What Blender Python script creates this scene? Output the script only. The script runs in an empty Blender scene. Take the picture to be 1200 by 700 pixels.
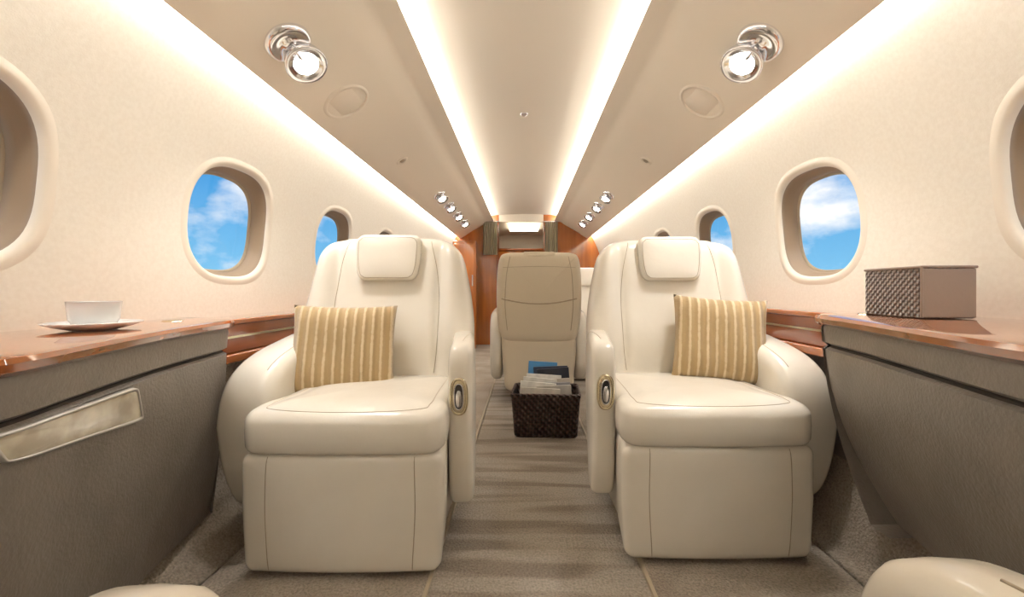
import bpy, bmesh, math, random
from mathutils import Vector, Matrix
from mathutils.bvhtree import BVHTree
random.seed(3)
D=bpy.data; C=bpy.context
scene=C.scene
scene.view_settings.view_transform='Standard'
scene.view_settings.gamma=1.05
def lin(c):
    r=[]
    for v in c:
        v=v/255.0
        r.append(v/12.92 if v<=0.04045 else ((v+0.055)/1.055)**2.4)
    return (r[0],r[1],r[2],1)

# ---------------------------------------------------------------- materials
def mat(name,col,rough=.5,metal=0,col2=None,nscale=(8,8,8),bump=0,bscale=200,coat=0,detail=3,ramp=(.35,.65),spec=.5):
    m=D.materials.new(name); m.use_nodes=True
    nt=m.node_tree; N=nt.nodes; L=nt.links
    b=N['Principled BSDF']
    b.inputs['Base Color'].default_value=lin(col)
    b.inputs['Roughness'].default_value=rough
    b.inputs['Metallic'].default_value=metal
    b.inputs['Coat Weight'].default_value=coat
    b.inputs['Coat Roughness'].default_value=.05
    b.inputs['Specular IOR Level'].default_value=spec
    tc=N.new('ShaderNodeTexCoord')
    if col2:
        mp=N.new('ShaderNodeMapping'); mp.inputs['Scale'].default_value=nscale
        L.new(tc.outputs['Object'],mp.inputs['Vector'])
        n=N.new('ShaderNodeTexNoise'); n.inputs['Scale'].default_value=1; n.inputs['Detail'].default_value=detail
        L.new(mp.outputs[0],n.inputs['Vector'])
        r=N.new('ShaderNodeValToRGB')
        r.color_ramp.elements[0].position=ramp[0]; r.color_ramp.elements[0].color=lin(col)
        r.color_ramp.elements[1].position=ramp[1]; r.color_ramp.elements[1].color=lin(col2)
        L.new(n.outputs['Fac'],r.inputs['Fac']); L.new(r.outputs['Color'],b.inputs['Base Color'])
    if bump:
        n2=N.new('ShaderNodeTexNoise'); n2.inputs['Scale'].default_value=bscale; n2.inputs['Detail'].default_value=4
        L.new(tc.outputs['Object'],n2.inputs['Vector'])
        bp=N.new('ShaderNodeBump'); bp.inputs['Strength'].default_value=bump; bp.inputs['Distance'].default_value=.01
        L.new(n2.outputs['Fac'],bp.inputs['Height']); L.new(bp.outputs['Normal'],b.inputs['Normal'])
    return m
def emis(name,col,s):
    m=D.materials.new(name); m.use_nodes=True
    nt=m.node_tree; nt.nodes.clear()
    o=nt.nodes.new('ShaderNodeOutputMaterial'); e=nt.nodes.new('ShaderNodeEmission')
    e.inputs[0].default_value=lin(col); e.inputs[1].default_value=s
    nt.links.new(e.outputs[0],o.inputs[0]); return m
LEATHER=mat('cream_leather',(231,223,209),.25,col2=(236,229,216),nscale=(5,5,5),bump=.14,bscale=14,coat=.28)
LEATHER.node_tree.nodes['Principled BSDF'].inputs['Coat Roughness'].default_value=.14
SEAM=mat('leather_seam',(168,152,128),.5)
BACKL=mat('beige_leather',(206,192,168),.38,bump=.08,bscale=20)
WALL=mat('wall_fabric',(236,229,216),.75,col2=(231,223,209),nscale=(90,90,90),bump=.06,bscale=260)
CEIL=mat('ceiling_fabric',(228,218,202),.8,bump=.05,bscale=200)
PSU=mat('ceiling_panel',(240,230,213),.6,bump=.03,bscale=200)
REVEAL=mat('window_reveal',(146,124,100),.5,bump=.05,bscale=200)
LIP=mat('window_lip',(230,220,204),.6)
PANEL=mat('grey_side_leather',(122,114,106),.42,col2=(113,105,97),nscale=(10,10,10),bump=.22,bscale=130)
DARK=mat('dark_recess',(42,34,28),.7)
WOOD=mat('cherry_wood',(182,104,48),.08,col2=(142,74,28),nscale=(26,1.6,26),coat=1,detail=5,ramp=(.25,.75))
WOODV=mat('cherry_wood_vertical',(186,108,44),.12,col2=(140,72,24),nscale=(16,16,1.2),coat=1,detail=5,ramp=(.25,.75))
WOODEDGE=mat('cherry_wood_edge',(152,80,36),.10,col2=(110,52,20),nscale=(26,1.6,26),coat=1,detail=5,ramp=(.25,.75))
CHROME=mat('chrome',(236,236,240),.12,metal=1)
BRASS=mat('brushed_gold',(215,202,172),.25,metal=1)
BLACK=mat('black_plastic',(40,34,28),.4)
PORC=mat('porcelain',(247,247,246),.15,coat=.5)
LED=emis('cove_led',(255,251,244),44)
LEDI=emis('cove_led_centre',(255,251,244),28)
BULB=emis('bulb',(255,252,248),40)

def carpet_mat(name,ca,cb,sc,ramp,dist=0):
    m=D.materials.new(name); m.use_nodes=True; nt=m.node_tree; N=nt.nodes; L=nt.links
    b=N['Principled BSDF']; b.inputs['Roughness'].default_value=.95; b.inputs['Specular IOR Level'].default_value=.1
    tc=N.new('ShaderNodeTexCoord')
    mp=N.new('ShaderNodeMapping'); mp.inputs['Scale'].default_value=sc
    L.new(tc.outputs['Object'],mp.inputs['Vector'])
    n=N.new('ShaderNodeTexNoise'); n.inputs['Scale'].default_value=1; n.inputs['Detail'].default_value=1.5; n.inputs['Distortion'].default_value=dist
    L.new(mp.outputs[0],n.inputs['Vector'])
    r=N.new('ShaderNodeValToRGB')
    r.color_ramp.elements[0].position=ramp[0]; r.color_ramp.elements[0].color=lin(ca)
    r.color_ramp.elements[1].position=ramp[1]; r.color_ramp.elements[1].color=lin(cb)
    L.new(n.outputs['Fac'],r.inputs['Fac'])
    n3=N.new('ShaderNodeTexNoise'); n3.inputs['Scale'].default_value=150; n3.inputs['Detail'].default_value=3
    L.new(tc.outputs['Object'],n3.inputs['Vector'])
    mx=N.new('ShaderNodeMix'); mx.data_type='RGBA'; mx.blend_type='OVERLAY'; mx.inputs[0].default_value=.6
    L.new(r.outputs['Color'],mx.inputs[6]); L.new(n3.outputs['Fac'],mx.inputs[7])
    L.new(mx.outputs[2],b.inputs['Base Color'])
    bp=N.new('ShaderNodeBump'); bp.inputs['Strength'].default_value=.8; bp.inputs['Distance'].default_value=.012
    L.new(n3.outputs['Fac'],bp.inputs['Height']); L.new(bp.outputs['Normal'],b.inputs['Normal'])
    return m
CARPET=carpet_mat('striped_carpet',(134,123,111),(163,153,140),(1.7,14,1),(.42,.56),.25)
CARPET2=carpet_mat('plain_carpet',(146,134,120),(166,154,139),(4,6,4),(.35,.65))

def stripe_mat(name,ca,cb,freq,axis=0):
    m=D.materials.new(name); m.use_nodes=True; nt=m.node_tree; N=nt.nodes; L=nt.links
    b=N['Principled BSDF']; b.inputs['Roughness'].default_value=.8
    b.inputs['Sheen Weight'].default_value=.3
    tc=N.new('ShaderNodeTexCoord'); sx=N.new('ShaderNodeSeparateXYZ'); L.new(tc.outputs['Object'],sx.inputs[0])
    mu=N.new('ShaderNodeMath'); mu.operation='MULTIPLY'; mu.inputs[1].default_value=freq
    L.new(sx.outputs[axis],mu.inputs[0])
    si=N.new('ShaderNodeMath'); si.operation='SINE'; L.new(mu.outputs[0],si.inputs[0])
    n=N.new('ShaderNodeTexNoise'); n.inputs['Scale'].default_value=60; L.new(tc.outputs['Object'],n.inputs['Vector'])
    ad=N.new('ShaderNodeMath'); ad.operation='MULTIPLY_ADD'; ad.inputs[1].default_value=.9; L.new(n.outputs['Fac'],ad.inputs[0]); L.new(si.outputs[0],ad.inputs[2])
    r=N.new('ShaderNodeValToRGB')
    mr=N.new('ShaderNodeMapRange'); mr.inputs[1].default_value=-1; mr.inputs[2].default_value=2
    L.new(ad.outputs[0],mr.inputs[0])
    r.color_ramp.elements[0].position=.62; r.color_ramp.elements[0].color=lin(ca)
    r.color_ramp.elements[1].position=.78; r.color_ramp.elements[1].color=lin(cb)
    L.new(mr.outputs[0],r.inputs['Fac']); L.new(r.outputs['Color'],b.inputs['Base Color'])
    bp=N.new('ShaderNodeBump'); bp.inputs['Strength'].default_value=.6; bp.inputs['Distance'].default_value=.005
    L.new(ad.outputs[0],bp.inputs['Height']); L.new(bp.outputs['Normal'],b.inputs['Normal'])
    return m
PILLOW=stripe_mat('gold_striped_velvet',(172,144,100),(210,189,152),2*math.pi/.0305)

def weave_mat(name,ca,cb,f):
    m=D.materials.new(name); m.use_nodes=True; nt=m.node_tree; N=nt.nodes; L=nt.links
    b=N['Principled BSDF']; b.inputs['Roughness'].default_value=.45
    tc=N.new('ShaderNodeTexCoord'); sx=N.new('ShaderNodeSeparateXYZ'); L.new(tc.outputs['Object'],sx.inputs[0])
    a=N.new('ShaderNodeMath'); a.operation='ADD'; L.new(sx.outputs[0],a.inputs[0]); L.new(sx.outputs[1],a.inputs[1])
    def sn(src,fr):
        mm=N.new('ShaderNodeMath'); mm.operation='MULTIPLY'; mm.inputs[1].default_value=fr; L.new(src,mm.inputs[0])
        s=N.new('ShaderNodeMath'); s.operation='SINE'; L.new(mm.outputs[0],s.inputs[0]); return s.outputs[0]
    s1=sn(a.outputs[0],f); s2=sn(sx.outputs[2],f)
    p=N.new('ShaderNodeMath'); p.operation='MULTIPLY'; L.new(s1,p.inputs[0]); L.new(s2,p.inputs[1])
    r=N.new('ShaderNodeValToRGB')
    r.color_ramp.elements[0].position=.0; r.color_ramp.elements[0].color=lin(ca)
    r.color_ramp.elements[1].position=.7; r.color_ramp.elements[1].color=lin(cb)
    ab=N.new('ShaderNodeMath'); ab.operation='ABSOLUTE'; L.new(p.outputs[0],ab.inputs[0])
    L.new(ab.outputs[0],r.inputs['Fac']); L.new(r.outputs['Color'],b.inputs['Base Color'])
    bp=N.new('ShaderNodeBump'); bp.inputs['Strength'].default_value=.9; bp.inputs['Distance'].default_value=.006
    L.new(p.outputs[0],bp.inputs['Height']); L.new(bp.outputs['Normal'],b.inputs['Normal'])
    return m
WEAVE_D=weave_mat('dark_wicker',(28,17,14),(74,50,42),190)
WEAVE_G=weave_mat('grey_woven_leather',(92,84,78),(156,147,138),400)
BOXL=mat('box_leather',(146,130,118),.35,bump=.1,bscale=120)
GLASS=D.materials.new('window_glass'); GLASS.use_nodes=True
nt=GLASS.node_tree; nt.nodes.clear(); o=nt.nodes.new('ShaderNodeOutputMaterial'); mx=nt.nodes.new('ShaderNodeMixShader')
tr=nt.nodes.new('ShaderNodeBsdfTransparent'); gl=nt.nodes.new('ShaderNodeBsdfGlossy'); gl.inputs['Roughness'].default_value=.02
mx.inputs[0].default_value=.03; nt.links.new(tr.outputs[0],mx.inputs[1]); nt.links.new(gl.outputs[0],mx.inputs[2]); nt.links.new(mx.outputs[0],o.inputs[0])
FROST=mat('painted_glow_light_cover',(204,195,174),.10,coat=.8,col2=(168,158,140),nscale=(22,16,22),ramp=(.36,.64))  # paler noise patches paint in the faint lights behind the cover

# ---------------------------------------------------------------- helpers
def mesh_obj(name,verts,faces,m,smooth=True,weld=False):
    me=D.meshes.new(name); me.from_pydata([tuple(v) for v in verts],[],faces)
    ob=D.objects.new(name,me); scene.collection.objects.link(ob)
    bm=bmesh.new(); bm.from_mesh(me)
    if weld: bmesh.ops.remove_doubles(bm,verts=bm.verts,dist=1e-4)
    bmesh.ops.recalc_face_normals(bm,faces=bm.faces)
    bm.to_mesh(me); bm.free()
    ms=m if isinstance(m,(list,tuple)) else [m]
    for q in ms: me.materials.append(q)
    if smooth:
        for p in me.polygons: p.use_smooth=True
    return ob
def sharp(ob,ang=35):
    ob.data.set_sharp_from_angle(angle=math.radians(ang)); return ob
def box(name,x0,x1,y0,y1,z0,z1,m,bev=0,seg=3):
    v=[(x,y,z) for x in (x0,x1) for y in (y0,y1) for z in (z0,z1)]
    f=[(0,1,3,2),(4,6,7,5),(0,4,5,1),(2,3,7,6),(0,2,6,4),(1,5,7,3)]
    ob=mesh_obj(name,v,f,m,smooth=False)
    if bev:
        md=ob.modifiers.new('b','BEVEL'); md.width=bev; md.segments=seg
        for p in ob.data.polygons: p.use_smooth=True
        wn=ob.modifiers.new('w','WEIGHTED_NORMAL')
    return ob
def group(name,parts,loc=(0,0,0),rot=(0,0,0)):
    e=D.objects.new(name,None); scene.collection.objects.link(e); e.empty_display_size=.1
    for p in parts: p.parent=e
    e.location=loc; e.rotation_euler=rot
    return e
def se(cx,cy,a,b,n=4,N=64):
    out=[]
    for i in range(N):
        t=2*math.pi*i/N; c=math.cos(t); s=math.sin(t)
        out.append((cx+a*math.copysign(abs(c)**(2/n),c),cy+b*math.copysign(abs(s)**(2/n),s)))
    return out
def rrect(cx,cy,a,b,r,k=8,m=6):
    out=[]
    for (sx,sy,a0) in ((1,1,0),(-1,1,90),(-1,-1,180),(1,-1,270)):
        ox=cx+sx*(a-r); oy=cy+sy*(b-r)
        for i in range(k+1):
            t=math.radians(a0+90*i/k); out.append((ox+r*math.cos(t),oy+r*math.sin(t)))
    res=[]
    n=len(out)
    for i in range(n):
        p=out[i]; q=out[(i+1)%n]; res.append(p)
        d=math.dist(p,q)
        kk=int(d/.03)
        for j in range(1,kk): res.append((p[0]+(q[0]-p[0])*j/kk,p[1]+(q[1]-p[1])*j/kk))
    return res
def cr(pts,closed=True,sub=8):
    n=len(pts); out=[]
    rng=n if closed else n-1
    for i in range(rng):
        if closed: p0,p1,p2,p3=pts[i-1],pts[i],pts[(i+1)%n],pts[(i+2)%n]
        else: p0=pts[max(i-1,0)];p1=pts[i];p2=pts[i+1];p3=pts[min(i+2,n-1)]
        for j in range(sub):
            t=j/sub
            out.append(tuple(.5*((2*b)+(-a+c)*t+(2*a-5*b+4*c-d)*t*t+(-a+3*b-3*c+d)*t**3) for a,b,c,d in zip(p0,p1,p2,p3)))
    if not closed: out.append(tuple(pts[-1]))
    return out
def puff(name,outline,T,r,bulge,mapf,m,bulge_back=None,ne=5,ni=7,pw=2):
    area=sum(outline[i][0]*outline[(i+1)%len(outline)][1]-outline[(i+1)%len(outline)][0]*outline[i][1] for i in range(len(outline)))
    if area<0: outline=outline[::-1]
    n=len(outline)
    cx=sum(p[0] for p in outline)/n; cy=sum(p[1] for p in outline)/n
    nor=[]
    for i in range(n):
        a=outline[i-1]; b=outline[(i+1)%n]; dx=b[0]-a[0]; dy=b[1]-a[1]; l=math.hypot(dx,dy) or 1
        nor.append((dy/l,-dx/l))
    if bulge_back is None: bulge_back=bulge
    rings=[]
    def ring(inset,s,w):
        rr=[]
        for (p,q) in zip(outline,nor):
            u=p[0]-q[0]*inset; v=p[1]-q[1]*inset
            rr.append((cx+(u-cx)*s,cy+(v-cy)*s,w))
        rings.append(rr)
    for k in range(1,ni+1):
        s=k/(ni+1); ring(r,s,-(T/2+bulge_back*(1-s**pw)))
    for k in range(2*ne+1):
        a=-math.pi/2+math.pi*k/(2*ne)
        ring(r*(1-math.cos(a)),1,(T/2-r)*(1 if a>1e-6 else (-1 if a<-1e-6 else 0))+r*math.sin(a))
    for k in range(ni,0,-1):
        s=k/(ni+1); ring(r,s,(T/2+bulge*(1-s**pw)))
    V=[mapf(cx,cy,-(T/2+bulge_back))]
    for rr in rings: V+= [mapf(*p) for p in rr]
    V.append(mapf(cx,cy,T/2+bulge))
    F=[]
    for i in range(n): F.append((0,1+(i+1)%n,1+i))
    for k in range(len(rings)-1):
        for i in range(n):
            a=1+k*n+i; b=1+k*n+(i+1)%n; F.append((a,b,b+n,a+n))
    l=len(V)-1; base=1+(len(rings)-1)*n
    for i in range(n): F.append((base+i,base+(i+1)%n,l))
    ob=mesh_obj(name,V,F,m)
    bvh=BVHTree.FromPolygons([Vector(v) for v in V],F)
    return ob,bvh
def tube(name,pts,r,m,cyclic=False):
    cu=D.curves.new(name,'CURVE'); cu.dimensions='3D'; cu.bevel_depth=r; cu.bevel_resolution=3
    sp=cu.splines.new('POLY'); sp.points.add(len(pts)-1)
    for i,p in enumerate(pts): sp.points[i].co=(p[0],p[1],p[2],1)
    sp.use_cyclic_u=cyclic
    cu.materials.append(m)
    ob=D.objects.new(name,cu); scene.collection.objects.link(ob); return ob
def seam(name,bvh,pts,direction,plane,r,m,closed=False):
    P=[]
    for p in cr(pts,closed,8):
        if plane=='xz': o=Vector((p[0],-3*direction[1],p[1]))
        elif plane=='xy': o=Vector((p[0],p[1],3))
        elif plane=='yz': o=Vector((-3*direction[0],p[0],p[1]))
        h=bvh.ray_cast(o,Vector(direction))
        if h[0] is not None: P.append(h[0])
    return tube(name,P,r,m,closed) if len(P)>1 else None
def lathe(name,prof,m,seg=40,M=None):
    V=[];F=[]
    for i in range(seg):
        t=2*math.pi*i/seg
        for (r,z) in prof: V.append((r*math.cos(t),r*math.sin(t),z))
    k=len(prof)
    for i in range(seg):
        for j in range(k-1):
            a=i*k+j; b=((i+1)%seg)*k+j; F.append((a,b,b+1,a+1))
    ob=mesh_obj(name,V,F,m,weld=True)
    if M is not None: ob.data.transform(M)
    return ob

# ---------------------------------------------------------------- shell
S=.853; YC=1.612; ZC=1.06; HA=.218; HB=.214
YN=YC-3*S-S/2; YF=5.9
Z0=.64; Z1=1.80
def wx(z):
    return 1.15-.457*(z-.95)**2 if z>.95 else 1.15-.1*(z-.95)**2
def wall(s,name):
    V=[];F=[]
    M=16
    for k in range(-3,5):
        yc=YC+k*S
        rect=[]
        y0,y1=yc-S/2,yc+S/2
        for i in range(M): rect.append((y0+(y1-y0)*i/M,Z0))
        for i in range(M*2): rect.append((y1,Z0+(Z1-Z0)*i/(M*2)))
        for i in range(M): rect.append((y1-(y1-y0)*i/M,Z1))
        for i in range(M*2): rect.append((y0,Z1-(Z1-Z0)*i/(M*2)))
        n=len(rect)
        hole=[]
        for p in rect:
            t=math.atan2((p[1]-ZC)/(.48 if p[1]<ZC else .74)*1.0,(p[0]-yc)/(S/2))
            c,sn=math.cos(t),math.sin(t); q=2/2.7
            hole.append((yc+HA*math.copysign(abs(c)**q,c),ZC+HB*math.copysign(abs(sn)**q,sn)))
        T=[0,.08,.2,.35,.5,.65,.8,.9,1]
        b0=len(V)
        for t in T:
            for h,r in zip(hole,rect):
                y=h[0]*(1-t)+r[0]*t; z=h[1]*(1-t)+r[1]*t
                V.append((s*wx(z),y,z))
        for a in range(len(T)-1):
            for i in range(n):
                p=b0+a*n+i; q=b0+a*n+(i+1)%n; F.append((p,q,q+n,p+n))
    def strip(ya,yb,za,zb,nz):
        b0=len(V)
        for i in range(nz+1):
            z=za+(zb-za)*i/nz
            V.append((s*wx(z),ya,z)); V.append((s*wx(z),yb,z))
        for i in range(nz): F.append((b0+2*i,b0+2*i+1,b0+2*i+3,b0+2*i+2))
    strip(YC+4.5*S,8.2,Z0,Z1,M*2)
    strip(YN,8.2,-.02,Z0,6)
    return mesh_obj(name,V,F,WALL,weld=True)
wall(-1,'wall_left'); wall(1,'wall_right')
wn=0
for s in (-1,1):
    for k in range(-3,5):
        wn+=1
        yc=YC+k*S
        def ol(off,dx,N=72):
            out=[]
            for (y,z) in se(yc,ZC,HA+off,HB+off,2.7,N):
                out.append((s*(wx(z)+dx),y,z))
            return out
        def rings(name,prof,m):
            V=[];F=[];N=72
            for o_,dx in prof: V+=ol(o_,dx)
            for a in range(len(prof)-1):
                for i in range(N):
                    p=a*N+i;q=a*N+(i+1)%N;F.append((p,q,q+N,p+N))
            return mesh_obj(name,V,F,m)
        lip=rings('lip',[(.030,.001),(.020,-.0015),(.010,-.0035),(.002,-.003),(-.004,.002),(-.007,.010)],LIP)
        rev=rings('reveal',[(-.007,.010),(-.0085,.025),(-.0145,.0265),(-.016,.042),(-.022,.0435),(-.024,.060),(-.031,.070)],REVEAL)
        gask=rings('gasket',[(-.024,.066),(-.027,.063),(-.034,.071)],SEAM)
        V=ol(-.031,.071); me=mesh_obj('pane',V+[(s*(wx(ZC)+.071),yc,ZC)],[(i,(i+1)%72,72) for i in range(72)],GLASS)
        group('window_%d'%wn,[lip,rev,gask,me])
# ceiling
V=[];F=[]
xs=[-.86,-.82,-.7]+[-.6+.04*i for i in range(31)]+[.7,.82,.86]
for x in xs:
    z=1.865+.03*(1-(x/.55)**2) if abs(x)<.6 else 1.857-(abs(x)-.6)*.32
    V.append((x,YN,z)); V.append((x,8.2,z))
for i in range(len(xs)-1): F.append((2*i,2*i+1,2*i+3,2*i+2))
mesh_obj('ceiling',V,F,CEIL)
# sloped overhead panels
prof=[(.922,1.56),(.918,1.548),(.925,1.542),(.90,1.550),(.84,1.586),(.78,1.628),(.70,1.676),(.62,1.720),(.565,1.752),(.545,1.772),(.515,1.783),(.45,1.795),(.438,1.800),(.442,1.808),(.46,1.808)]
def panelz(x):
    p=sorted(prof[2:12]);
    for (a,b) in zip(p,p[1:]):
        if a[0]<=x<=b[0]: return a[1]+(b[1]-a[1])*(x-a[0])/(b[0]-a[0])
for i,s in enumerate((-1,1)):
    V=[];F=[]
    for (x,z) in prof: V.append((s*x,YN,z)); V.append((s*x,YF,z))
    for j in range(len(prof)-1): F.append((2*j,2*j+1,2*j+3,2*j+2))
    sharp(mesh_obj('trim_%d'%(i+1),V,F,PSU),25)
    box('cove_light',s*.944-.012,s*.944+.012,YN+.02,YF-.02,1.585,1.600,LED)
    box('cove_light',s*.475-.010,s*.475+.010,YN+.02,YF-.02,1.812,1.826,LEDI)
# floor
box('floor',-1.2,1.2,YN,8.2,-.05,0,CARPET)
def slab(name,x0,x1,m,h=.014): return box(name,x0,x1,YN,YF,0.0005,h,m,.005)
slab('trim_3',-.86,-.262,CARPET2); slab('trim_4',.345,.90,CARPET2)
box('trim_5',-.262,-.252,YN,YF,.0005,.012,SEAM); box('trim_6',.335,.345,YN,YF,.0005,.012,SEAM)
for i,(s,xi,xo,zo) in enumerate(((-1,.875,1.0,.13),(1,.915,1.03,.24))):
    V=[];F=[]
    pr=cr([(xi,.0),(xi+.005,.012),(xi+.04,.03),(xo-.03,zo*.6),(xo,zo),(xo+.03,zo+.1),(xo+.03,.62)],False,5)
    for (x,z) in pr: V.append((s*x,YN,z)); V.append((s*x,YF,z))
    for j in range(len(pr)-1): F.append((2*j,2*j+1,2*j+3,2*j+2))
    mesh_obj('trim_%d'%(7+i),V,F,CARPET2)
# ends
box('wall_rear',-1.2,1.2,YN-.05,YN,-.02,1.9,WALL)
group('wall_front',[
  box('bulkhead_left',-1.2,-.36,YF,YF+.05,0,1.9,WOODV),
  box('bulkhead_right',.28,1.2,YF,YF+.05,0,1.9,WOODV),
  box('header',-.36,.28,YF,YF+.05,1.78,1.9,CEIL),
  box('trim_strip_left',-.40,-.36,YF-.012,YF+.05,0,1.80,WOODEDGE),
  box('trim_strip_right',.28,.32,YF-.012,YF+.05,0,1.80,WOODEDGE)])
box('wall_end',-1.2,1.2,8.15,8.2,0,1.9,WALL)
group('galley_cabinet',[box('body',-.75,.75,7.6,8.1,.02,1.53,WOODV,.01),box('counter',-.77,.77,7.56,8.1,1.53,1.57,WOODEDGE,.008),
   box('door_a',-.36,-.01,7.585,7.6,.1,1.46,WOODEDGE,.006),box('door_b',.01,.36,7.585,7.6,.1,1.46,WOODEDGE,.006)])
group('wood_closet',[box('body',-.95,-.64,5.45,5.88,.015,1.46,WOODV,.012),
   box('door',-.93,-.66,5.435,5.45,.06,1.42,WOODV,.008),box('door_pull',-.69,-.675,5.42,5.435,.85,1.0,CHROME,.003)])
CURT=mat('curtain_fabric',(176,166,142),.9)
for (xa,xb) in ((-.58,-.38),(.30,.48)):
    V=[];F=[];n=60
    for i in range(n+1):
        t=i/n; x=xa+(xb-xa)*t; y=YF-.07+.025*math.sin(t*2*math.pi*6)
        V.append((x,y,1.30)); V.append((x,y,1.77))
    for i in range(n): F.append((2*i,2*i+1,2*i+3,2*i+2))
    cur=mesh_obj('folds',V,F,CURT)
    rail=tube('rail',[(xa-.02,YF-.07,1.775),(xb+.02,YF-.07,1.775)],.008,CHROME)
    group('curtain',[cur,rail])
lm=box('ceiling_lamp',-.25,.25,6.5,7.3,1.845,1.855,emis('galley_lamp',(255,240,215),8))

# ---------------------------------------------------------------- side cabinets
def cabinet(s,tab,zt,gv,boff,zb,name):
    line=cr(tab,False,6)
    top=[];edge=[];fas=[];mainp=[];groove=[]
    def loft(secs,nm,m,sm=True):
        V=[];F=[];k=len(secs[0])
        for sc in secs: V+=sc
        for i in range(len(secs)-1):
            for j in range(k-1):
                a=i*k+j; F.append((a,a+k,a+k+1,a+1))
        F.append(tuple(range(k))) ; F.append(tuple(len(V)-k+j for j in range(k)))
        o=mesh_obj(nm,V,F,m,sm); return sharp(o,40)
    XW=1.148
    n=len(line)
    nr=[]
    for i in range(n):
        a=line[max(i-1,0)]; b=line[min(i+1,n-1)]
        dy=b[0]-a[0]; dx=b[1]-a[1]; l=math.hypot(dx,dy); nr.append((dx/l,-dy/l))
    def P(i,off,z):
        y,x=line[i]; x2=x-nr[i][1]*off; y2=y-nr[i][0]*off
        return (s*min(x2,XW),y2,z)
    for i in range(n):
        y=line[i][0]
        top.append([(s*XW,P(i,0,0)[1],zt),P(i,.012,zt),P(i,.003,zt-.004),P(i,0,zt-.012)])
        edge.append([P(i,0,zt-.012),P(i,.002,zt-.024),P(i,.012,zt-.032),P(i,.04,zt-.032)])
        fas.append([P(i,.02,zt-.030),P(i,.016,zt-.04),P(i,.020,zt-gv+.006),P(i,.030,zt-gv)])
        groove.append([P(i,.03,zt-gv+.002),P(i,.034,zt-gv-.004),P(i,.03,zt-gv-.009)])
        z1=zt-gv-.008
        m_=[P(i,.030,z1),P(i,.021,z1-.006)]
        for j in range(1,9):
            t=j/8; m_.append(P(i,.021+(boff-.021)*(t**1.7),z1-.006+(zb-z1+.006)*t))
        m_.append(P(i,boff+.05,zb-.005))
        mainp.append(m_)
    parts=[loft(top,'wood_top',WOOD),loft(edge,'wood_edge',WOODEDGE),loft(fas,'fascia',PANEL),loft(groove,'groove',DARK),loft(mainp,'side_panel',PANEL)]
    return parts,line
tabL=[(.50,1.02),(.52,.85),(.545,.735),(.60,.722),(.75,.775),(.9,.825),(1.05,.868),(1.2,.90),(1.30,.925),(1.335,.945),(1.352,.975),(1.355,1.10)]
ZTL=.708; ZTR=.732; GVL=.098
pL,lineL=cabinet(-1,tabL,ZTL,GVL,.065,.10,'l')
tabR=[(.44,1.02),(.46,.8),(.49,.655),(.55,.65),(.7,.695),(.85,.745),(1.0,.79),(1.12,.82),(1.17,.838),(1.195,.87),(1.2,1.10)]
pR,lineR=cabinet(1,tabR,ZTR,.085,.15,.20,'r')
def quad_on_left(pts,off):
    out=[]
    for (y,z) in pts:
        x=None
        for a,b in zip(lineL,lineL[1:]):
            if a[0]<=y<=b[0] and b[0]>a[0]:
                x=a[1]+(b[1]-a[1])*(y-a[0])/(b[0]-a[0])
        z1=ZTL-GVL-.008; t=max(0,(z1-.006-z)/(z1-.006-.10))
        out.append((-(x+.021+(.065-.021)*(t**1.7)-off),y,z))
    return out
def cov_pts(sy,sz,N=96):
    out=[]
    for (u,v) in se(0,0,1,1,14,N):
        u*=sy; v*=sz
        t=(u+1)/2
        zc=.576*(1-t)+.552*t; hz=.023*(1-t)+.041*t
        y=.730+.165*u - .012*v
        out.append((y,zc+hz*v))
    return out
n=96
rg=[quad_on_left(cov_pts(1,1),.002),quad_on_left(cov_pts(.99,.96),.011),quad_on_left(cov_pts(.965,.84),.011),quad_on_left(cov_pts(.96,.80),.006)]
V=[p for r_ in rg for p in r_]; F=[(k*n+i,k*n+(i+1)%n,(k+1)*n+(i+1)%n,(k+1)*n+i) for k in range(3) for i in range(n)]
frm=mesh_obj('light_frame',V,F,mat('silver_frame',(186,182,176),.3,metal=.5))
# cover as a grid of concentric rings following the curved panel
cr_=[quad_on_left(cov_pts(.962*k,.81*k),.0085) for k in (1,.8,.6,.4,.2,.02)]
V=[p for r_ in cr_ for p in r_]; F=[(k*n+i,k*n+(i+1)%n,(k+1)*n+(i+1)%n,(k+1)*n+i) for k in range(5) for i in range(n)]
F.append(tuple(5*n+i for i in range(n)))
cov=mesh_obj('light_cover',V,F,FROST)
group('side_cabinet',pL+[cov,frm]+[lathe('cup_latch',[(0,.004),(.022,.004),(.026,0)],BRASS,24,Matrix.Translation((-1.03,1.20,ZTL+.0)))])
group('side_cabinet',pR+[lathe('cup_latch',[(0,.004),(.022,.004),(.026,0)],BRASS,24,Matrix.Translation((.95,1.13,ZTR)))])
for s in (-1,1):
    zt=.700 if s<0 else .725
    y0=1.36 if s<0 else 1.205
    parts=[box('wood_shelf',min(s*1.0,s*1.148),max(s*1.0,s*1.148),y0,5.42,zt-.02,zt,WOOD,.006),
      box('wood_fascia',min(s*1.015,s*1.05),max(s*1.015,s*1.05),y0,5.42,zt-.12,zt-.02,WOODEDGE,.006),
      box('inlay',min(s*1.011,s*1.02),max(s*1.011,s*1.02),y0,5.42,zt-.068,zt-.060,BRASS),
      box('lower_rail',min(s*.99,s*1.05),max(s*.99,s*1.05),y0,5.42,zt-.150,zt-.12,WOOD,.006),
      box('lower_panel',min(s*1.035,s*1.05),max(s*1.035,s*1.05),y0,5.42,.13,zt-.15,PANEL)]
    group('side_ledge',parts)

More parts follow.
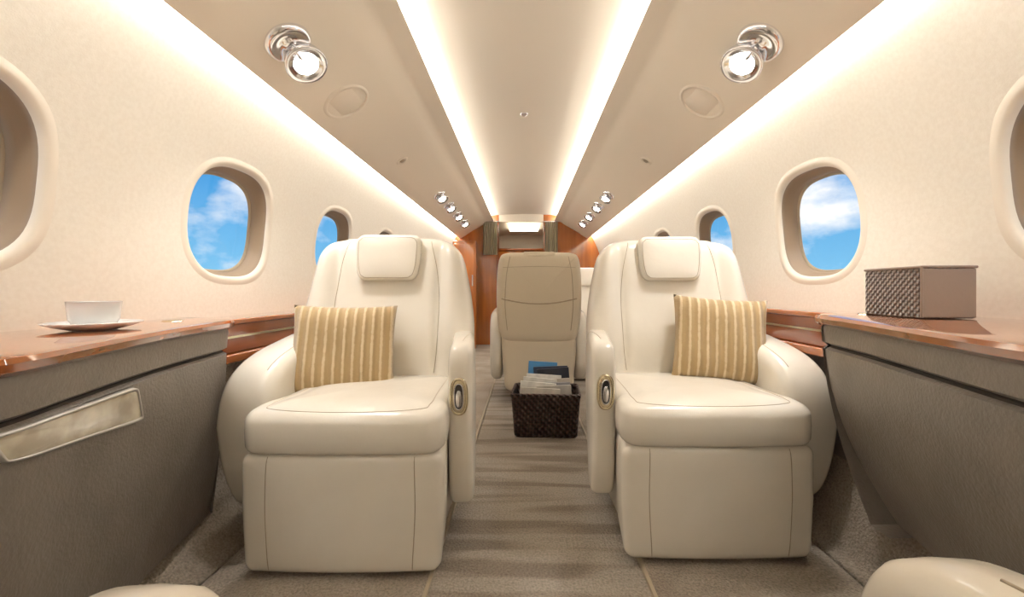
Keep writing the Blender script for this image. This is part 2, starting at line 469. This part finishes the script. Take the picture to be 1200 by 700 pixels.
# ---------------------------------------------------------------- seats
def seat(s,loc,setback=.14,name='reclining_armchair',rotz=0):
    P=[]
    def sm(t): t=max(0,min(1,t)); return t*t*(3-2*t)
    ol=rrect(0,.189,.280,.164,.032)
    def bm_(x,z,w):
        y=.22-w
        k=(1-.04*max(0,(.2-z))/.2)*(1-.10*sm((y-.06)/.08))
        return (x*k,y-.010*(1-(x/.28)**2),z)
    b,bv=puff('leg_rest',ol,.44,.024,.003,bm_,LEATHER,pw=6)
    P.append(b)
    P.append(seam('leg_rest_seam_a',bv,[(-.20,.345),(-.203,.2),(-.195,.04)],(0,1,0),'xz',.0013,SEAM))
    P.append(seam('leg_rest_seam_b',bv,[(.20,.345),(.203,.2),(.195,.04)],(0,1,0),'xz',.0013,SEAM))
    # cushion
    ol=rrect(0,.240,.281,.248,.050)
    def cm(x,y,w):
        f=max(0,(.10-y)/.12)
        z=.414+w-.016*f*f
        if w>.03: z+=-.004*math.exp(-((abs(x)-.222)/.012)**2)*sm((y-.02)/.05)
        k=1-.08*sm((y-.08)/.08)
        return (x*k,y-.014*(1-(x/.29)**2)*max(0,1-(y+.02)/.27),z)
    c,cv=puff('seat_cushion',ol,.116,.034,.012,cm,LEATHER,bulge_back=0,ni=14,pw=3)
    P.append(c)
    P.append(seam('cushion_seam',cv,[(-.215,.42),(-.222,.2),(-.228,.07),(-.20,.025),(0,.008),(.20,.025),(.228,.07),(.222,.2),(.215,.42)],(0,0,-1),'xy',.0012,SEAM))
    # backrest
    bx=s*.045
    out=[(-.15,.345),(-.27,.37),(-.325,.48),(-.337,.62),(-.327,.74),(-.305,.86),(-.275,.955),(-.215,1.005),(-.10,1.018),(0,1.02)]
    full=out+[(-x,z) for x,z in out[::-1][1:]]
    ol=cr(full,True,6)
    def bk(x,z,w):
        front=sm((w+.03)/.06)
        gr=0.014*math.exp(-((abs(x)-.205)/.018)**2)*sm((z-.44)/.1)*front
        bol=-.022*math.exp(-((abs(x)-.262)/.038)**2)*front
        return (bx+x,.555+.14*(z-.45)-w-.30*x*x*(.3+.7*front)-.022*math.exp(-((z-.60)/.12)**2)*front+gr+bol,z)
    k,kv=puff('backrest',ol,.15,.050,.006,bk,LEATHER,ni=26,pw=4)
    P.append(k)
    for sg in (-1,1):
        P.append(seam('backrest_seam',kv,[(bx+sg*.165,1.0),(bx+sg*.19,.90),(bx+sg*.205,.78),(bx+sg*.207,.68),(bx+sg*.205,.58),(bx+sg*.195,.48)],(0,1,0),'xz',.0014,SEAM))
    # headrest
    ol=[(x*(1-.10*max(0,(.93-z))/.09),z) for x,z in rrect(0,.930,.129,.093,.034)]
    def hm(x,z,w): return (bx+x,.555+.14*(z-.45)-.090-w,z)
    h,hv=puff('headrest',ol,.046,.018,.004,hm,LEATHER,ni=10,pw=4)
    P.append(h)
    P.append(seam('headrest_piping',hv,[(bx+x*.90,.93+(z-.93)*.87) for x,z in ol[::3]],(0,1,0),'xz',.0012,SEAM,True))
    # arms
    def arm(sx,xin,th,prof,nm,flare=0,r=.028,toe=0):
        ol=cr(prof,True,6)
        xc=sx*(xin+th/2)
        def am(y,z,w):
            fl=flare*max(0,1-abs(z-.38)/.35)*(1 if w>-.0 else .4)
            return (xc+sx*(w+fl)-sx*toe*sm((y-setback-.02)/.45),y,z)
        a,av=puff(nm,ol,th,min(r,th*.45),.004,am,LEATHER,pw=5)
        return a,av
    sb=setback
    pin=[(sb+.035,.140),(sb+.010,.25),(sb-.003,.40),(sb-.004,.53),(sb+.006,.590),(sb+.035,.625),(sb+.10,.638),(sb+.2,.642),(.52,.635),(.60,.58),(.62,.42),(.60,.24),(.50,.14),(sb+.2,.105),(sb+.08,.115)]
    a,av=arm(-s,.262,.076,pin,'inner_arm',0,.024,.045)
    P.append(a)
    pout=[(sb+.04,.12),(sb-.010,.22),(sb-.025,.36),(sb-.018,.47),(sb+.02,.54),(sb+.09,.583),(sb+.22,.615),(.54,.635),(.62,.58),(.64,.42),(.61,.24),(.50,.13),(sb+.15,.09)]
    a2,av2=arm(s,.262,.150,pout,'outer_arm',.035,.042)
    P.append(a2)
    P.append(seam('outer_arm_seam',av2,[(s*(.262+.045),sb+.03),(s*(.262+.04),sb+.12),(s*(.262+.04),sb+.25),(s*(.262+.04),.50)],(0,0,-1),'xy',.0013,SEAM))
    xc=-s*(.262+.038)
    ovz=.475
    hit=av.ray_cast(Vector((xc,-3,ovz)),Vector((0,1,0)))[0]
    yy=hit.y
    def ring(a_,b_,nm,r_,m_,off):
        return tube(nm,[(xc+p[0],yy-off,ovz+p[1]) for p in se(0,0,a_,b_,2.6,40)],r_,m_,True)
    P.append(ring(.024,.053,'control_bezel',.0046,BRASS,.003))
    ov,_=puff('control_plate',se(0,0,.023,.052,2.6,40),.008,.003,0,lambda x,z,w:(xc+x,yy+.000-w,ovz+z),BRASS); P.append(ov)
    P.append(puff('control_recess',se(0,0,.0135,.038,2.6,30),.004,.0015,0,lambda x,z,w:(xc+x,yy-.0045-w,ovz+z),BLACK)[0])
    P.append(puff('recline_paddle',se(0,-.006,.0095,.026,2.4,30),.007,.003,.001,lambda x,z,w:(xc+x,yy-.0075-w,ovz+z),CHROME)[0])
    P.append(ring(.0142,.0385,'inner_bezel',.0018,CHROME,.0065))
    P.append(seam('arm_seam',av,[(xc+.0,sb+.07),(xc,sb+.2),(xc,.50)],(0,0,-1),'xy',.0013,SEAM))
    P.append(box('pedestal',-.22,.22,.12,.56,.014,.12,DARK,.01))
    P.append(box('chassis',-.25,.25,.40,.60,.10,.40,BACKL,.02))
    P.append(box('recline_lever',min(-s*.235,-s*.255),max(-s*.235,-s*.255),.40,.46,.535,.550,CHROME,.004))
    P=[p for p in P if p]
    return group(name,P,loc,(0,0,rotz))
seat(-1,(-.498,1.115,0)); 
seat(1,(.560,1.172,0))
seat(1,(.55,3.55,0))
seat(1,(-.520,.388,0),setback=.11,rotz=math.pi)
seat(-1,(.572,.413,0),setback=.11,rotz=math.pi)

def rear_seat(loc):
    P=[]
    out=[(-.12,.42),(-.23,.435),(-.275,.49),(-.292,.60),(-.298,.76),(-.292,.92),(-.275,1.02),(-.235,1.055),(-.12,1.062),(0,1.063)]
    full=out+[(-x,z) for x,z in out[::-1][1:]]
    ol=cr(full,True,6)
    b,bv=puff('backrest_shell',ol,.16,.045,.006,lambda x,z,w:(x,-w-.05*(z-.45)+.0,z),BACKL,ni=9,pw=4); P.append(b)
    for sg in (-1,1):
        P.append(seam('rear_seam',bv,[(sg*.20,1.03),(sg*.225,.90),(sg*.235,.70),(sg*.22,.52)],(0,1,0),'xz',.003,SEAM))
    P.append(seam('pocket_top',bv,[(-.26,.74),(-.13,.715),(0,.705),(.13,.715),(.26,.74)],(0,1,0),'xz',.005,SEAM))
    P.append(seam('yoke_seam',bv,[(-.25,.955),(0,.962),(.25,.955)],(0,1,0),'xz',.002,SEAM))
    h,_=puff('head_strap',rrect(0,1.035,.115,.030,.02),.06,.02,.004,lambda x,z,w:(x,-.075-w,z+.0),BACKL); P.append(h)
    h2,_=puff('lower_shroud',rrect(0,.30,.265,.21,.05),.34,.04,.006,lambda x,z,w:(x*(1-.3*max(0,.4-z)),.10-w,z),BACKL,pw=4); P.append(h2)
    for sg in (-1,1):
        pr=[(-.02,.25),(-.05,.40),(-.04,.55),(.02,.625),(.12,.65),(.5,.66),(.57,.6),(.58,.4),(.54,.2),(.3,.13),(.08,.15)]
        a,_=puff('arm',cr(pr,True,5),.08,.035,.006,lambda y,z,w,sg=sg:(sg*.305+w,y,z),LEATHER); P.append(a)
    c,_=puff('seat_cushion',rrect(0,.36,.27,.27,.07),.13,.045,.02,lambda x,y,w:(x,y,.43+w),LEATHER); P.append(c)
    P.append(box('pedestal',-.18,.18,.0,.5,.001,.12,DARK,.01))
    group('reclining_armchair',P,loc)
rear_seat((.105,2.92,0))

# ---------------------------------------------------------------- cushions
def pillow(loc,rot,sx_=.175,sz=.165):
    n=28;V=[];F=[]
    def pt(i,j,sd):
        u=-1+2*i/n; v=-1+2*j/n
        k=1-.06*(1-v*v) ; k2=1-.06*(1-u*u)
        th=.060*(max(0,(1-u**4))*max(0,(1-v**4)))**.55
        th+=.005*math.sin(5*u+3*v)*(1-u*u)*(1-v*v)
        return (sx_*u*k,sd*th,sz*v*k2)
    for sd in (-1,1):
        for i in range(n+1):
            for j in range(n+1): V.append(pt(i,j,sd))
    m=(n+1)**2
    for sd in (0,1):
        for i in range(n):
            for j in range(n):
                a=sd*m+i*(n+1)+j; F.append((a,a+1,a+n+2,a+n+1))
    ob=mesh_obj('throw_pillow',V,F,PILLOW,weld=True)
    ob.location=loc; ob.rotation_euler=[math.radians(a) for a in rot]
    return ob
pillow((-.645,1.470,.588),(-17,1,14),.178,.163)
pillow((.738,1.545,.614),(-17,4,-12),.170,.165)

# ---------------------------------------------------------------- cup & saucer
def cup(loc):
    sau=lathe('saucer',[(0,.004),(.028,.004),(.032,.001),(.040,.001),(.065,.009),(.082,.016),(.083,.018),(.081,.019),(.062,.012),(.04,.006),(0,.006)],PORC,48)
    c=lathe('cup',[(0,.010),(.026,.010),(.029,.008),(.036,.013),(.042,.026),(.0445,.05),(.0455,.064),(.0465,.065),(.044,.064),(.0425,.05),(.040,.028),(.030,.016),(0,.015)],PORC,48)
    hp=[(-.044,0,.056),(-.058,0,.058),(-.069,0,.050),(-.066,0,.036),(-.055,0,.026),(-.040,0,.026)]
    h=tube('handle',cr(hp,False,6),.004,PORC); h.rotation_euler=(0,0,math.radians(-60))
    tea=lathe('coffee',[(0,.055),(.0425,.055)],mat('coffee_liquid',(60,32,15),.1),32)
    group('teacup_and_saucer',[sau,c,h,tea],loc)
cup((-.975,.93,ZTL+.001))

# ---------------------------------------------------------------- tissue box
P=[]
P.append(box('body',-.060,.060,-.085,.085,.001,.118,WEAVE_G,.004))
P.append(box('front_panel',-.058,.058,-.089,-.084,.003,.116,BOXL,.004))
P.append(box('top_frame',-.062,.062,-.090,.088,.117,.124,BOXL,.003))
op,_=puff('opening',se(0,0,.022,.05,2.2,32),.003,.001,0,lambda x,y,w:(x,y,.1245+w),BLACK); P.append(op)
P.append(tube('corner_piping',[(-.060,-.088,.003),(-.060,-.088,.122)],.003,BOXL))
group('tissue_box',P,(.985,1.03,ZTR+.001),(0,0,math.radians(-4)))

# ---------------------------------------------------------------- basket with magazines
def basket(loc,rz):
    P=[]
    lv=[(.165,.115,.0),(.172,.122,.01),(.186,.135,.215),(.190,.139,.222),(.190,.139,.236),(.182,.131,.240),(.178,.127,.236),(.176,.125,.21),(.160,.110,.012)]
    V=[];F=[]
    def rr4(a,b,z):
        out=[]
        for (sx,sy,a0) in ((1,1,0),(-1,1,90),(-1,-1,180),(1,-1,270)):
            for i in range(5):
                t=math.radians(a0+22.5*i); out.append((sx*(a-.02)+.02*math.cos(t),sy*(b-.02)+.02*math.sin(t),z))
        return out
    for a,b,z in lv: V+=rr4(a,b,z)
    m=20
    for k in range(len(lv)-1):
        for i in range(m): F.append((k*m+i,k*m+(i+1)%m,(k+1)*m+(i+1)%m,(k+1)*m+i))
    F.append(tuple(range(m))); F.append(tuple((len(lv)-1)*m+i for i in range(m)))
    P.append(sharp(mesh_obj('wicker_body',V,F,WEAVE_D),40))
    mags=[((236,233,226),.262,-.03,.105,2),((206,201,194),.272,.05,.095,-3),((240,238,232),.285,-.05,.10,4),((150,150,155),.280,.03,.11,-2),
          ((232,229,222),.300,-.045,.095,5),((200,190,178),.292,.055,.09,-4),((242,240,235),.312,-.02,.10,3),((28,32,44),.345,.055,.092,-5),((36,44,66),.352,.035,.10,-3),((70,140,196),.375,-.03,.085,3)]
    y=-.10
    for i,(c,h,cx,hw,ti) in enumerate(mags):
        mm=mat('magazine_cover_%d'%i,c,.3,col2=tuple(min(255,int(v*.8+20)) for v in c),nscale=(20,20,12))
        b=box('magazine',-hw,hw,-.005,.005,-.12,h-.155,mm,.002)
        b.location=(cx,y+.005,.155); b.rotation_euler=(math.radians(-3),math.radians(ti),0)
        P.append(b); y+=.0200
    group('magazine_basket',P,loc,(0,0,rz))
basket((.125,2.33,.001),math.radians(-4))

# ---------------------------------------------------------------- overhead fittings
def slopeframe(s,x):
    dz=(panelz(x+.02)-panelz(x-.02))/.04
    t=Vector((s*1,0,dz)).normalized(); yv=Vector((0,1,0)); nrm=t.cross(yv)
    if nrm.z>0: nrm=-nrm
    t2=yv.cross(nrm)
    return Matrix((( t2.x,yv.x,nrm.x,s*x),(t2.y,yv.y,nrm.y,0),(t2.z,yv.z,nrm.z,panelz(x)),(0,0,0,1)))
def reading(s,x,y,r,energy):
    M=slopeframe(s,x); M=Matrix.Translation((0,y,0))@M
    P=[]
    P.append(lathe('base_dish',[(0,.014),(r*.3,.018),(r*.34,.012),(r*.8,.020),(r*.95,.018),(r*1.05,.008),(r*1.08,-.002)],CHROME,36,M@Matrix.Translation((s*-.0,-r*.55,0))))
    H=M@Matrix.Translation((0,r*.6,.016))@Matrix.Rotation(math.radians(14),4,'X')
    P.append(lathe('swivel_head',[(0,-.01),(r*.6,-.008),(r*.95,.01),(r*1.0,.028),(r*.92,.033),(r*.75,.026),(r*.58,.022)],CHROME,36,H))
    P.append(lathe('lens',[(0,.027),(r*.35,.026),(r*.60,.021)],BULB,24,H))
    P.append(tube('gimbal_arm',[M@Vector((0,-r*.5,.016)),M@Vector((0,-.0,.036)),M@Vector((0,r*.3,.026))],r*.1,CHROME))
    g=group('reading_light',P)
    l=D.lights.new('reading_spot','SPOT'); l.energy=energy; l.color=(1,.97,.93); l.spot_size=math.radians(110); l.spot_blend=.9; l.shadow_soft_size=.04
    lo=D.objects.new('reading_spot',l); scene.collection.objects.link(lo); lo.parent=g
    p=H@Vector((0,0,.05)); lo.location=p
    d=Vector((-s*.05,.15,-1)); lo.rotation_euler=d.to_track_quat('-Z','Y').to_euler()
for s in (-1,1):
    reading(s,.785,1.40,.072,22)
    for y in (3.65,4.1,4.6,5.1): reading(s,.75,y,.055,6)
    M=Matrix.Translation((0,1.80,0))@slopeframe(s,.78)
    group('ceiling_speaker',[lathe('disc',[(0,.002),(.088,.002),(.090,-.003)],PSU,48,M),lathe('ring',[(.088,-.003),(.0905,.009),(.101,.008),(.107,.0)],PSU,48,M)])
    M=Matrix.Translation((0,2.62,0))@slopeframe(s,.78)
    group('air_vent',[lathe('ring',[(.020,.0),(.024,.006),(.036,.005),(.042,0)],PSU,32,M),lathe('nozzle',[(0,.008),(.012,.008),(.019,.0)],SEAM,24,M)])
lathe('smoke_detector',[(0,-.012),(.010,-.012),(.014,-.006),(.022,-.005),(.024,0)],CHROME,24,Matrix.Translation((.0,2.55,1.894)))

# ---------------------------------------------------------------- world
w=D.worlds.new('sky'); scene.world=w; w.use_nodes=True
nt=w.node_tree; N=nt.nodes; L=nt.links; bg=N['Background']
tc=N.new('ShaderNodeTexCoord')
n=N.new('ShaderNodeTexNoise'); n.inputs['Scale'].default_value=4.2; n.inputs['Detail'].default_value=7; n.inputs['Roughness'].default_value=.55
mp=N.new('ShaderNodeMapping'); mp.inputs['Scale'].default_value=(1,1,1.7); mp.inputs['Location'].default_value=(.3,.2,.4)
L.new(tc.outputs['Generated'],mp.inputs[0]); L.new(mp.outputs[0],n.inputs['Vector'])
r=N.new('ShaderNodeValToRGB'); r.color_ramp.elements[0].position=.47; r.color_ramp.elements[0].color=(0,0,0,1); r.color_ramp.elements[1].position=.65; r.color_ramp.elements[1].color=(1,1,1,1)
L.new(n.outputs['Fac'],r.inputs[0])
sx=N.new('ShaderNodeSeparateXYZ'); L.new(tc.outputs['Generated'],sx.inputs[0])
g=N.new('ShaderNodeValToRGB'); g.color_ramp.elements[0].position=0; g.color_ramp.elements[0].color=lin((130,200,240)); g.color_ramp.elements[1].position=.25; g.color_ramp.elements[1].color=lin((50,144,216))
L.new(sx.outputs[2],g.inputs[0])
mx=N.new('ShaderNodeMix'); mx.data_type='RGBA'; L.new(r.outputs[0],mx.inputs[0]); L.new(g.outputs[0],mx.inputs[6]); mx.inputs[7].default_value=(1,1,1,1)
L.new(mx.outputs[2],bg.inputs[0]); bg.inputs[1].default_value=1.1

# ---------------------------------------------------------------- camera
cd=D.cameras.new('camera'); cam=D.objects.new('camera',cd); scene.collection.objects.link(cam)
cam.location=(0,0,.8); cam.rotation_euler=(math.radians(90),0,0)
cd.sensor_width=36; cd.lens=36*480/1200; cd.shift_x=-14/1200; cd.shift_y=-10/1200; cd.clip_start=.02
scene.camera=cam
